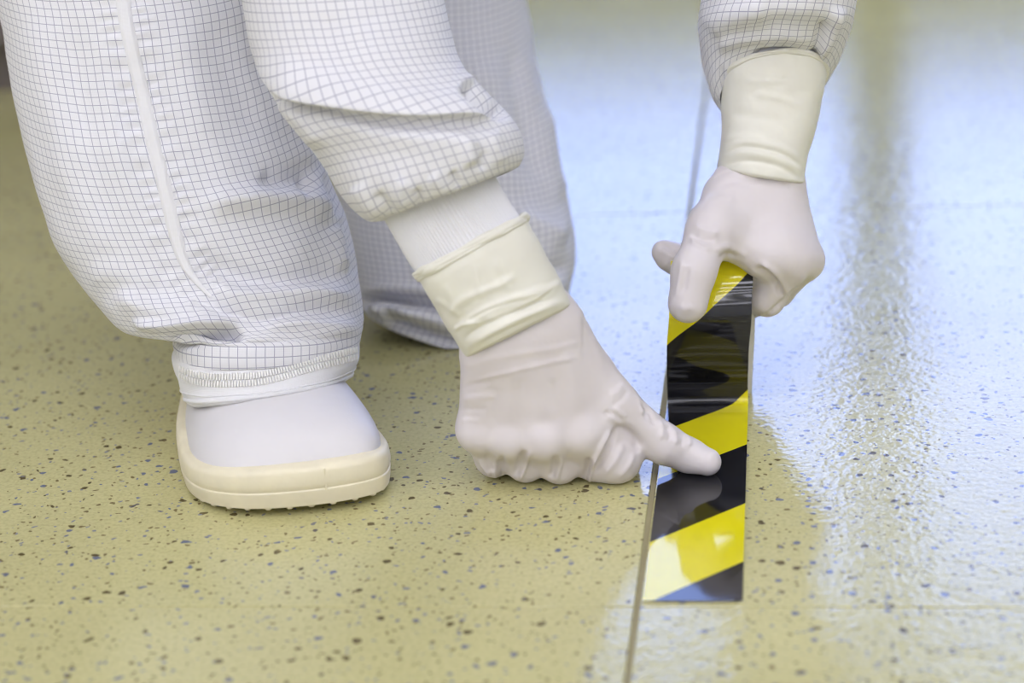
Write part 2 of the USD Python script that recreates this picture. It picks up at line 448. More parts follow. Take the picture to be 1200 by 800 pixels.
# hazard tape: 45 degree stripes run along its own length
PERIOD, PHASE = 0.1565, 0.0
M_TAPE = mat('hazard_tape', {'a': ('attribute', {'attribute': 'st'}), 'x': ('separate_xyz', {}), 's': ('math', {'math_type': 'add'}), 'o': ('math', {'math_type': 'subtract', 'value2': -0.005}),
                             'd': ('math', {'math_type': 'divide', 'value2': PERIOD}), 'f': ('math', {'math_type': 'fraction'}), 'l': ('math', {'math_type': 'less_than', 'value2': 0.463}),
                             'c': ('mix_color', {'a': (0.010, 0.010, 0.013), 'b': (0.75, 0.665, 0.012)}), 'g': ('geometry', {}), 'n': ('noise_texture', {'scale': 55.0, 'detail': 2.0}),
                             'b': ('bump', {'strength': 0.12, 'distance': 0.0003}), 'p': ('principled_bsdf', {'roughness': 0.07, 'ior': 1.52})},
             [('a.vector', 'x.vector'), ('x.x', 's.value1'), ('x.y', 's.value2'), ('s.value', 'o.value1'), ('o.value', 'd.value1'),
              ('d.value', 'f.value1'), ('f.value', 'l.value1'), ('l.value', 'c.fac'), ('c.result', 'p.base_color'), ('g.position', 'n.vector'), ('n.fac', 'b.height'), ('b.normal', 'p.normal')])
M_LINER = plain('tape_backing', (0.80, 0.78, 0.66), 0.35)

# ------------------------------------------------------------------ the room (its axes follow the floor tiles)
RX0, RX1, RY0, RY1, RZ = -4.2, 5.6, -5.4, 6.2, 3.15
SEAM_X, SEAM_Y, TX, TY = -0.0740, 0.9116, 1.22, 0.70
WELD = 0.0030
fl = xform('floor', kind='structure', label='green-beige speckled rubber floor')
base = trimesh.util.concatenate([box(RX0, RX1, RY0, RY1, -0.06, -0.004)])
obj('weld_seam', base, M_WELD, fl)
i0, i1 = math.ceil((RX0 - SEAM_X) / TX) - 1, math.ceil((RX1 - SEAM_X) / TX)
j0, j1 = math.ceil((RY0 - SEAM_Y) / TY) - 1, math.ceil((RY1 - SEAM_Y) / TY)
for i in range(i0, i1):
    for j in range(j0, j1):
        x0, x1 = max(SEAM_X + i * TX + WELD / 2, RX0), min(SEAM_X + (i + 1) * TX - WELD / 2, RX1)
        y0, y1 = max(SEAM_Y + j * TY + 0.0005, RY0), min(SEAM_Y + (j + 1) * TY - 0.0005, RY1)
        if x1 - x0 > 0.01 and y1 - y0 > 0.01:
            obj('tile', box(x0, x1, y0, y1, -0.0039, 0.0, 0.0004), M_FLOOR, fl, smooth=False)
# weld rods in the lengthwise joints, sunk a little
for i in range(i0, i1 + 1):
    x = SEAM_X + i * TX
    if RX0 < x < RX1:
        obj('weld_rod', box(x - WELD / 2, x + WELD / 2, RY0, RY1, -0.0039, -0.0003, 0.0003), M_WELD, fl, smooth=False)

obj('ceiling', box(RX0, RX1, RY0, RY1, RZ, RZ + 0.1), M_CEIL, kind='structure', label='white ceiling over the room')
obj('wall_left', box(RX0 - 0.1, RX0, RY0, RY1, 0, RZ), M_WALL, kind='structure', label='plain white left wall')
obj('wall_right', box(RX1, RX1 + 0.1, RY0, RY1, 0, RZ), M_WALL, kind='structure', label='plain white right wall')
obj('wall_near', box(RX0, RX1, RY0 - 0.1, RY0, 0, RZ), M_WALL, kind='structure', label='plain white wall behind the camera')
# window wall: parapet, piers and four wide panes
WZ0, WZ1 = 0.92, 3.0
pane_edges = [(-1.55, 0.265), (0.335, 2.15), (2.26, 4.05), (4.16, 5.50)]
far = xform('wall_far', kind='structure', label='far wall with a low panelled parapet under wide windows')
obj('parapet', box(RX0, RX1, RY1, RY1 + 0.12, 0, WZ0), M_SILL_WALL, far)
obj('lintel', box(RX0, RX1, RY1, RY1 + 0.12, WZ1, RZ), M_WALL, far)
obj('pier', box(RX0, pane_edges[0][0], RY1, RY1 + 0.12, WZ0, WZ1), M_WALL, far)
for (a, b), (c, d) in zip(pane_edges, pane_edges[1:]):
    obj('mullion', box(b, c, RY1, RY1 + 0.12, WZ0, WZ1), M_FRAME, far)
obj('pier', box(pane_edges[-1][1], RX1, RY1, RY1 + 0.12, WZ0, WZ1), M_WALL, far)
for k, (a, b) in enumerate(pane_edges):
    w = xform(f'window_{k + 1}', kind='structure', label='wide daylight window in the far wall')
    fr = [box(a, b, RY1 + 0.02, RY1 + 0.09, WZ0, WZ0 + 0.05), box(a, b, RY1 + 0.02, RY1 + 0.09, WZ1 - 0.05, WZ1),
          box(a, a + 0.05, RY1 + 0.02, RY1 + 0.09, WZ0 + 0.05, WZ1 - 0.05), box(b - 0.05, b, RY1 + 0.02, RY1 + 0.09, WZ0 + 0.05, WZ1 - 0.05)]
    obj('window_frame', cat(fr), M_FRAME, w)
    obj('pane', box(a + 0.05, b - 0.05, RY1 + 0.05, RY1 + 0.056, WZ0 + 0.05, WZ1 - 0.05), M_PANE, w)

# ceiling lamps: long luminaires in rows
def lamp(x, y, lx, ly):
    t = xform('ceiling_lamp', loc=(x, y, RZ), category='lamp', group='ceiling lamps', label='white linear ceiling lamp with a glowing diffuser over the floor')
    hx, hy, d = lx / 2, ly / 2, 0.07
    body = [box(-hx, hx, -hy, hy, -0.02, 0), box(-hx, hx, -hy, -hy + 0.015, -d, -0.02), box(-hx, hx, hy - 0.015, hy, -d, -0.02),
            box(-hx, -hx + 0.015, -hy + 0.015, hy - 0.015, -d, -0.02), box(hx - 0.015, hx, -hy + 0.015, hy - 0.015, -d, -0.02)]
    obj('housing', cat(body), M_LAMPBODY, t)
    obj('diffuser', box(-hx + 0.016, hx - 0.016, -hy + 0.016, hy - 0.016, -d + 0.005, -0.021), M_LAMP, t)
for y in (-4.9, -4.1, -3.3, -2.5, -1.7, -0.9, 0.3, 3.6):
    for x in (-2.6, 0.1, 2.8):
        lamp(x, y, 1.9, 0.30)

# grey-brown cabinet standing at the back left
cx1 = PG(412, 120)[0]
cb = xform('floor_cabinet', loc=(cx1 - 0.45, 2.16, 0), category='cabinet', label='grey-brown floor cabinet behind the forward trouser leg at the upper left')
obj('plinth', box(-0.44, 0.44, 0.012, 0.42, 0, 0.05), M_CAB, cb)
obj('body', box(-0.45, 0.45, 0.0, 0.44, 0.05, 0.88), M_CAB, cb)
obj('worktop', box(-0.46, 0.46, -0.012, 0.45, 0.88, 0.91, 0.004), M_LAMPBODY, cb)
for sx in (-1, 1):
    d = obj('door', box(sx * 0.224 - 0.222, sx * 0.224 + 0.222, -0.018, -0.0005, 0.055, 0.875, 0.002), M_CAB, cb)
    obj('handle', tube([[sx * 0.04, -0.018, 0.70], [sx * 0.04, -0.04, 0.70], [sx * 0.04, -0.04, 0.80], [sx * 0.04, -0.018, 0.80]], 0.004), M_FRAME, d)

# ------------------------------------------------------------------ hazard tape: stuck to the floor, folded up to the raised hand, over the finger and down behind
TXC, TW = -0.0467, 0.0495                                       # centre line and width on the floor
fold = PG(830, 475)[1]
def tape_points():
    y0 = 0.9160
    prof = [(y0, 0.0012), (fold - 0.012, 0.0012), (fold - 0.003, 0.0018), (fold, 0.0045)]
    # rising part: leans to the camera, then bends back over the finger
    top = [(829, 455, 1.262), (829, 430, 1.249), (829.5, 405, 1.2405), (832, 375, 1.233), (833, 345, 1.2325), (834, 325, 1.2345), (834, 308, 1.2385), (834, 295, 1.2435), (835, 287.5, 1.250), (836, 286, 1.257), (837, 289, 1.264), (837.5, 300, 1.2695), (838, 320, 1.2715),
           (838, 345, 1.2725), (838, 380, 1.2755), (836.5, 420, 1.281), (835, 455, 1.286), (834.5, 468, 1.289)]
    pts = [np.array([TXC, y, z]) for y, z in prof] + [P(*t) for t in top]
    return np.array(pts)
tp = spline(tape_points(), 260)
tl = np.r_[0, np.cumsum(np.linalg.norm(np.diff(tp, axis=0), axis=1))]
TAPE_ACROSS = np.tile(np.array([1.0, 0, 0]), (len(tp), 1))
tw = np.linspace(-1, 1, 9)
tang = np.gradient(tp, axis=0); tang /= np.linalg.norm(tang, axis=1, keepdims=True)
twist = smooth01((tl - 0.33) / 0.08) * 0.10                      # the part behind hangs slightly turned
acr = np.stack([np.cos(twist), -np.sin(twist), np.zeros_like(twist)], 1)
acr -= tang * (acr * tang).sum(1, keepdims=True); acr /= np.linalg.norm(acr, axis=1, keepdims=True)
tn = np.cross(acr, tang)
curl = 0.0012 * smooth01((tl - 0.27) / 0.05)
def tape_sheet(off):
    return (tp[:, None] + acr[:, None] * (tw * TW / 2)[None, :, None] + tn[:, None] * (off + curl[:, None] * (1 - tw[None] ** 2))[..., None]).reshape(-1, 3)
ft = grid_faces(9, len(tp))
vt = tape_sheet(0.0)
if vnormals(vt, ft)[9 * 20 + 4, 2] < 0:
    ft = ft[:, ::-1]
tuv = np.stack([np.broadcast_to((tw * TW / 2 + TW / 2)[None] * -1, (len(tp), 9)), np.broadcast_to(tl[:, None], (len(tp), 9))], -1).reshape(-1, 2)
tape = xform('hazard_tape', loc=(TXC, 0.99, 0), category='tape', label='yellow and black striped hazard tape stuck to the floor, its end lifted by a hand')
obj('printed_film', (vt, ft), M_TAPE, tape, uv=tuv, off=(TXC, 0.99, 0))
vb = tape_sheet(-0.0004)
obj('adhesive_side', (np.vstack([vb]), ft[:, ::-1]), M_LINER, tape, smooth=True, off=(TXC, 0.99, 0), label='pale glue side of the tape')

# ------------------------------------------------------------------ the crouching person
person = xform('person', loc=(-0.15, 1.25, 0), category='person', label='person in a white grid-patterned cleanroom coverall crouching to press hazard tape to the floor')
PO = (-0.15, 1.25, 0)
fbm = meshkit.fbm

# ---- forward shin (trouser leg over the shoe)
front_rings = [((40, -235), (230, -240), 1.275, 0.040, -0.012), ((-40, -205), (300, -215), 1.275, 0.070, -0.02), ((-38, -120), (318, -130), 1.275, 0.074, -0.022), ((-4, -20), (328, -40), 1.272, 0.074, -0.022), ((17, 70), (340, 60), 1.268, 0.073, -0.022),
               ((33, 165), (362, 145), 1.262, 0.072, -0.022), ((58, 250), (390, 222), 1.258, 0.070, -0.020), ((88, 315), (412, 285), 1.256, 0.066, -0.016),
               ((118, 358), (423, 335), 1.249, 0.063, -0.011), ((150, 384), (426, 368), 1.244, 0.061, -0.008), ((190, 388), (426, 380), 1.240, 0.0595, -0.008),
               ((204, 388), (425, 388), 1.239, 0.058, -0.009), ((205, 402), (423, 398), 1.238, 0.058, -0.0105), ((206, 414), (421, 405), 1.238, 0.057, -0.0105)]
fv, ff, fuv = loft(front_rings, 300, 260, n=2.25)
n = weld_normals(fv, ff, 301)
fv = fv + n * ((fbm(fv * 16, 3, 5) - 0.5) * 0.0085)[:, None]
leg_folds = [
    ([(232, 252), (262, 236), (310, 234), (352, 236), (378, 246), (392, 268)], 15, 9, 'r'),
    ([(300, 205), (330, 212), (356, 205), (366, 180)], 14, -6, 'r'),
    ([(352, 240), (356, 222), (364, 200)], 5, -4, 'r'),
    ([(393, 262), (398, 290), (404, 320)], 10, 4, 'r'),
    ([(226, 288), (262, 318), (320, 330), (372, 322), (418, 318)], 13, -5, 'r'),
    ([(238, 330), (290, 346), (340, 340), (392, 346), (424, 350)], 10, 5, 'r'),
    ([(220, 352), (262, 366), (310, 374), (360, 362), (420, 366)], 8, -4.5, 'r'),
    ([(300, 388), (350, 380), (392, 384), (424, 380)], 8, 4, 'r'),
    ([(262, 395), (300, 402), (350, 396), (424, 396)], 5, -2.5, 'r'),
    ([(130, 340), (180, 362), (230, 372), (262, 376)], 14, 6, 'r'),
    ([(150, 376), (200, 383), (250, 381), (286, 372)], 6, 8, 'r'),
    ([(196, 398), (236, 395), (264, 391), (288, 397)], 7, -13, 'r'),
    ([(150, 60), (165, 130), (178, 200), (200, 270), (224, 335)], 26, -3.0, 'r'),
    ([(112, 20), (128, 110), (146, 200), (168, 270)], 8, 1.6, 'r'),
    ([(320, 80), (352, 160), (372, 210), (388, 236)], 12, 3, 'r'), ([(40, 20), (58, 110), (80, 200), (108, 280)], 20, 2.4, 'r'), ([(84, 10), (96, 110), (116, 210), (140, 290)], 14, -1.8, 'r'), ([(206, 20), (222, 90), (250, 170), (300, 215)], 18, 2.6, 'r'), ([(250, 20), (270, 90), (310, 160)], 18, -2.4, 'r'), ([(100, 330), (140, 320), (190, 335)], 16, 3, 'r'),
    ([(380, 200), (392, 236), (396, 256)], 7, -4, 'r'),
    ([(400, 250), (410, 290), (420, 330)], 6, -3, 'r')]
fv = ridges(fv, n, leg_folds)
# puckers along the stitched side seam
SEAM = [(138, -190), (140, -60), (144, 0), (155, 60), (167, 110), (180, 170), (193, 220), (204, 268), (217, 310), (232, 332), (250, 350)]
sc = spline(SEAM, 3000)
px = proj(fv)
dist, near = cKDTree(sc).query(px)
n = weld_normals(fv, ff, 301)
facing = ((EYE - fv) * n).sum(1) > 0
ln = np.r_[0, np.cumsum(np.linalg.norm(np.diff(sc, axis=0), axis=1))][near]
fv = fv + n * (facing * np.exp(-((dist - 18) / 10) ** 2) * (0.0009 * np.sin(ln / 3.1 + 2 * np.sin(ln / 17)) + 0.0006))[:, None]

# ---- kneeling leg behind
back_rings = [((450, -215), (560, -225), 1.56, 0.040, -0.01), ((400, -180), (600, -195), 1.558, 0.072, -0.02), ((392, -110), (608, -120), 1.545, 0.075, -0.02), ((390, 0), (617, -6), 1.53, 0.075, -0.02), ((388, 100), (637, 100), 1.51, 0.075, -0.02), ((388, 190), (656, 196), 1.49, 0.075, -0.018),
              ((392, 250), (669, 252), 1.475, 0.074, -0.016), ((400, 290), (673, 290), 1.465, 0.072, -0.014), ((408, 320), (672, 322), 1.458, 0.068, -0.012),
              ((414, 335), (666, 352), 1.452, 0.064, -0.016), ((418, 343), (660, 380), 1.449, 0.060, -0.020), ((424, 346), (652, 402), 1.447, 0.056, -0.021)]
bv, bf, buv = loft(back_rings, 200, 170, n=2.3)
n = weld_normals(bv, bf, 201)
bv = bv + n * ((fbm(bv * 14, 3, 9) - 0.5) * 0.010)[:, None]
back_folds = [([(418, 352), (450, 350), (500, 354), (560, 358)], 6, -15, 'r'), ([(422, 342), (460, 340), (510, 342), (570, 346)], 7, 6, 'r'), ([(425, 360), (455, 362), (500, 372), (540, 384), (580, 392)], 8, 9, 'r'),
              ([(440, 370), (480, 382), (520, 396), (570, 404)], 4, -8, 'r'), ([(432, 362), (452, 356), (470, 362), (486, 374)], 4, 7, 'r'), ([(446, 360), (456, 372), (452, 382)], 3.5, 8, 'r'), ([(500, 340), (540, 322), (590, 318)], 10, -6, 'r'), ([(560, 60), (575, 150), (600, 240)], 22, 5, 'r'), ([(600, 40), (612, 130), (632, 220)], 14, -5, 'r'), ([(600, 250), (640, 270), (668, 280)], 14, 6, 'r'), ([(600, 310), (640, 312), (672, 318)], 10, -6, 'r'),
              ([(640, 120), (648, 190), (662, 240)], 12, 4, 'r'), ([(448, 352), (456, 366), (460, 384)], 6, 5, 'r')]
bv = ridges(bv, n, back_folds)
bv[:, 2] = np.maximum(bv[:, 2], 0.0012)

# ---- sleeve of the pressing arm
sl_rings = [((300, -225), (440, -240), 1.150, 0.030, -0.004), ((250, -190), (486, -210), 1.150, 0.052, -0.004), ((262, -110), (502, -130), 1.145, 0.054, -0.004), ((284, -15), (512, -28), 1.140, 0.054, -0.004), ((292, 40), (524, 20), 1.137, 0.054, -0.003), ((306, 84), (536, 62), 1.134, 0.054, 0.0),
            ((338, 134), (560, 98), 1.131, 0.056, 0.0), ((366, 174), (590, 126), 1.129, 0.057, 0.0), ((384, 204), (606, 150), 1.128, 0.056, 0.0), ((400, 232), (612, 172), 1.128, 0.054, 0.0),
            ((420, 254), (610, 190), 1.128, 0.049, 0.0), ((437, 262), (601, 197), 1.128, 0.043, 0.0005), ((447, 261), (591, 197), 1.128, 0.037, 0.001), ((462, 252), (574, 196), 1.127, 0.029, 0.002)]
sv, sf, suv = loft(sl_rings, 280, 240, n=2.2)
n = weld_normals(sv, sf, 281)
sv = sv + n * ((fbm(sv * 18, 3, 21) - 0.5) * 0.005)[:, None]
sleeve_folds = [
    ([(290, 66), (316, 88), (352, 104), (400, 117), (452, 127), (505, 132), (560, 132), (604, 134)], 17, 9, 'o'),
    ([(318, 110), (350, 140), (380, 176)], 12, 4, 'r'),
    ([(540, 96), (556, 112), (578, 124), (602, 130)], 9, -11, 'r'),
    ([(536, 88), (566, 100), (592, 118), (606, 134)], 5.8, 2.40, 'r'),
    ([(552, 160), (549, 178), (556, 194)], 10.3, 3.60, 'r'), ([(562, 178), (566, 190), (566, 200)], 5, -1.6, 'r'),
    ([(478, 210), (470, 226), (478, 244)], 9.2, 2.40, 'r'), ([(486, 220), (492, 232), (492, 246)], 4.6, -2.40, 'r'),
    ([(504, 205), (514, 216), (520, 230)], 8.0, 2.10, 'r'), ([(528, 200), (534, 210), (538, 222)], 4.6, -2.40, 'r'),
    ([(415, 215), (428, 236), (446, 256)], 10.3, 3.00, 'r'), ([(440, 225), (452, 240), (462, 254)], 5.8, -2.40, 'r'),
    ([(385, 160), (440, 182), (500, 178)], 25.3, -2.40, 'r'), ([(440, 150), (500, 158), (560, 150)], 20.7, 2.40, 'r'),
    ([(576, 150), (580, 172), (590, 194)], 9.2, 2.40, 'r'), ([(430, 20), (440, 60), (446, 100)], 23.0, 1.50, 'r'), ([(380, 10), (384, 50), (390, 90)], 18.4, -1.20, 'r')]
sv = ridges(sv, n, sleeve_folds)

# ---- sleeve of the holding arm
s2_rings = [((895, -222), (980, -226), 1.20, 0.022, 0.002), ((856, -190), (1012, -195), 1.20, 0.041, 0.002), ((838, -120), (1014, -125), 1.215, 0.044, 0.002), ((829, -25), (1007, -28), 1.228, 0.045, 0.003), ((820, 20), (1000, 22), 1.234, 0.046, 0.007), ((820, 46), (991, 50), 1.238, 0.041, 0.012),
            ((824, 66), (982, 72), 1.241, 0.036, 0.017), ((830, 88), (972, 88), 1.243, 0.030, 0.020), ((836, 108), (962, 96), 1.245, 0.024, 0.020), ((844, 116), (955, 98), 1.246, 0.020, 0.018)]
tv, tf, tuv2 = loft(s2_rings, 220, 170, n=2.2)
n = weld_normals(tv, tf, 221)
tv = tv + n * ((fbm(tv * 20, 3, 33) - 0.5) * 0.006)[:, None]
tv = ridges(tv, n, [([(826, 38), (860, 20), (905, 10)], 14, 4, 'r'), ([(830, 62), (870, 44), (920, 40), (960, 52)], 9, 4, 'r'), ([(955, 70), (972, 40), (986, 5)], 8, 5, 'r'), ([(948, 76), (960, 50), (966, 20)], 6, -5, 'r'),
                    ([(842, 76), (846, 92), (844, 112)], 5, -1.5, 'r'), ([(880, 64), (920, 62), (950, 72)], 5, -4, 'r')])

# ---- the rest of the coverall above the frame: thigh, trunk, upper arms, hood
hip_r, hip_l = np.array([-0.46, 1.60, 0.46]), np.array([-0.30, 1.63, 0.46])
knee_r = P(128, -330, 1.28); knee_l = np.array([-0.245, 1.43, 0.08])
thigh_l = P(500, -190, 1.56)
chest, waist = np.array([-0.25, 1.40, 0.73]), np.array([-0.37, 1.58, 0.53])
sh_r, sh_l = np.array([-0.41, 1.30, 0.76]), np.array([-0.06, 1.33, 0.76])
el_r, el_l = P(340, -260, 1.155), P(936, -240, 1.195)
neck, head = np.array([-0.22, 1.24, 0.81]), np.array([-0.21, 1.14, 0.83])
HT = math.radians(42)
HR = np.array([[1, 0, 0], [0, math.cos(HT), -math.sin(HT)], [0, math.sin(HT), math.cos(HT)]])      # the head bows towards the tape
def hd_(x, y, z):
    return head + HR @ np.array([x, y, z])
def hax(*a):
    return np.array(a) @ HR.T
body_prims = [(rcone(waist, chest, 0.145, 0.15), 0.0), (rcone(hip_r, hip_l, 0.125, 0.125), 0.06), (rcone(hip_r, knee_r, 0.11, 0.078), 0.05), (rcone(knee_r, P(134, -185, 1.278), 0.082, 0.079), 0.03),
              (rcone(hip_l, thigh_l, 0.11, 0.075), 0.05), (rcone(thigh_l, P(500, -160, 1.556), 0.078, 0.076), 0.03),
              (rcone(knee_l + [0.0, 0.06, -0.01], knee_l + [-0.13, 0.40, -0.022], 0.062, 0.055), 0.02),
              (rcone(chest, sh_r, 0.13, 0.075), 0.06), (rcone(chest, sh_l, 0.13, 0.075), 0.06), (rcone(sh_r, el_r, 0.072, 0.056), 0.03), (rcone(sh_l, el_l, 0.072, 0.052), 0.03),
              (rcone(el_r, P(370, -165, 1.150), 0.062, 0.0635), 0.02), (rcone(el_l, P(934, -170, 1.203), 0.05, 0.0465), 0.02),
              (rcone(chest, neck, 0.12, 0.085), 0.06), (ellip(hd_(0, 0.010, 0.01), hax([0.092, 0, 0], [0, 0.112, 0], [0, 0, 0.125])), 0.03),
              (ellip(hd_(0, -0.115, -0.005), hax([0.052, 0, 0], [0, 0.06, 0], [0, 0, 0.068])), -0.012)]
cv, cf = sdf_mesh(body_prims, 0.009)
cn = vnormals(cv, cf)
cv = cv + cn * ((fbm(cv * 11, 3, 3) - 0.5) * 0.018)[:, None]
cuv = np.stack([cv[:, 0] * 0.8 + cv[:, 1] * 0.6, cv[:, 2]], 1)

# head inside the hood: face above a white mask
hp = [(ellip(hd_(0, -0.022, 0.005), hax([0.070, 0, 0], [0, 0.086, 0], [0, 0, 0.108])), 0.0), (rcone(hd_(0, -0.104, 0.012), hd_(0, -0.122, -0.022), 0.008, 0.013), 0.012),
      (rcone(hd_(-0.034, -0.093, 0.030), hd_(0.034, -0.093, 0.030), 0.011, 0.011), 0.014), (rcone(hd_(0, -0.075, -0.080), hd_(0, -0.085, -0.090), 0.028, 0.022), 0.02), (rcone(neck, hd_(0, 0.0, -0.03), 0.050, 0.05), 0.03)]
hp += [(ellip(hd_(sx * 0.031, -0.104, 0.010), hax([0.0135, 0, 0], [0, 0.010, 0], [0, 0, 0.006])), -0.005) for sx in (-1, 1)]
hdv, hdf = sdf_mesh(hp, 0.003)
hd = obj('head', (hdv - PO, hdf), M_SKIN, person, smooth=True)
for sx in (-1, 1):
    e = trimesh.creation.icosphere(3, 0.0115); e.apply_translation(hd_(sx * 0.031, -0.0855, 0.010) - np.array(PO))
    obj('eye', e, M_ZIP, hd, smooth=True)
    e = trimesh.creation.icosphere(2, 0.0052); e.apply_translation(hd_(sx * 0.031, -0.0925, 0.008) - np.array(PO))
    obj('iris', e, M_HAIR, hd, smooth=True)
mk, mf = sdf_mesh([(ellip(hd_(0, -0.072, -0.052), hax([0.058, 0, 0], [0, 0.050, 0], [0, 0, 0.052])), 0.0), (rcone(hd_(0, -0.114, -0.004), hd_(0, -0.122, -0.032), 0.016, 0.020), 0.025)], 0.004)
obj('face_mask', (mk - PO, mf), M_PLAIN, person, uv=mk[:, :2], label='white face mask')

parts = [(fv, ff, fuv), (bv, bf, buv), (sv, sf, suv), (tv, tf, tuv2), (cv, cf, cuv)]
V, F, UV, o = [], [], [], 0
for a, b, c in parts:
    V.append(a); F.append(b + o); UV.append(c); o += len(a)
coverall = obj('coverall', (np.vstack(V) - PO, np.vstack(F)), M_CLOTH, person, uv=np.vstack(UV), label='loose white coverall with a fine dark grid')

# stitched white tape down the shin
pts, nn = on_surface(fv, ff, spline(SEAM[1:], 150))
k = np.ones(25) / 25
nn = np.stack([np.convolve(np.pad(nn[:, i], 12, mode='edge'), k, 'valid') for i in range(3)], 1); nn /= np.linalg.norm(nn, axis=1, keepdims=True)
pts = np.stack([np.convolve(np.pad(pts[:, i], 4, mode='edge'), np.ones(9) / 9, 'valid') for i in range(3)], 1)
rv, rf = ribbon(pts + nn * 0.0011, nn, 0.0085, 0.0008, 7)
taper = np.repeat(1 - 0.75 * smooth01((np.linspace(0, 1, 150) - 0.78) / 0.22), 7)[:, None]
rv = np.repeat(pts + nn * 0.0009, 7, 0) * (1 - taper) + rv * taper
obj('seam_tape', (rv - PO, rf), M_PLAIN, coverall, uv=np.zeros((len(rv), 2)) + rv[:, :2], label='smooth white seam tape down the shin')

# ---- hem of the forward leg: plain band, zip and lower flap on the shoe
hem_rings = [((208, 404), (421, 398), 1.238, 0.054, -0.009), ((203, 414), (421, 402), 1.2375, 0.0565, -0.0105), ((206, 428), (421, 411), 1.237, 0.057, -0.0105), ((211, 440), (420, 420), 1.236, 0.0575, -0.010),
             ((214, 452), (416, 430), 1.235, 0.058, -0.0085), ((219, 465), (411, 439), 1.2335, 0.0585, -0.0055), ((221, 470), (409, 443), 1.233, 0.0575, -0.0050), ((226, 472), (404, 446), 1.2335, 0.053, -0.005)]
hv, hf, huv = loft(hem_rings, 200, 60, n=2.25)
n = weld_normals(hv, hf, 201)
hv = hv + n * ((fbm(hv * 60, 2, 8) - 0.5) * 0.0022)[:, None]
hem = obj('hem_band', (hv - PO, hf), M_PLAIN, coverall, uv=huv, label='plain white trouser hem gathered over the shoe')
zl = [(209, 434), (228, 442), (258, 446), (292, 445), (326, 439), (360, 429), (394, 420), (420, 413)]
pts, nn = on_surface(hv, hf, spline(zl, 66)[1:-1])
kk = np.ones(7) / 7
nn = np.stack([np.convolve(np.pad(nn[:, i], 3, mode='edge'), kk, 'valid') for i in range(3)], 1); nn /= np.linalg.norm(nn, axis=1, keepdims=True)
teeth = []
tg = np.gradient(pts, axis=0); tg /= np.linalg.norm(tg, axis=1, keepdims=True)
for i, (p, q, t) in enumerate(zip(pts, nn, tg)):
    s = np.cross(q, t); s /= np.linalg.norm(s)
    R = np.eye(4); R[:3, 0], R[:3, 1], R[:3, 2] = t, s, np.cross(t, s)
    for sd in (-1, 1):
        b = box(-0.0006, 0.0006, -0.0019, 0.0019, -0.0008, 0.0014, 0.0003)
        T = R.copy(); T[:3, 3] = p + s * sd * 0.0021 + t * (0.0005 * sd)
        b.apply_transform(T); teeth.append(b)
z = cat(teeth); z.apply_translation(-np.array(PO))
obj('zipper', z, M_ZIP, coverall, kind='stuff', label='white zip running round the trouser hem')

def rim_bead(V, nu1, row, r, wob, seed):
    ring = V.reshape(-1, nu1, 3)[row][:-1]
    a = np.linspace(0, 2 * math.pi, len(ring), endpoint=False)
    rr = r * (1 + 0.25 * np.sin(5 * a + seed) * wob + 0.15 * np.sin(11 * a + 2 * seed) * wob)
    return tube(ring, rr, 10, closed=True)
b = cat([rim_bead(hv, 201, 50, 0.0013, 0.3, 1), rim_bead(hv, 201, 40, 0.0006, 0.3, 2)])
obj('hem_edge', (np.array(b.vertices) - PO, np.array(b.faces)), M_PLAIN, coverall, uv=np.array(b.vertices)[:, :2])

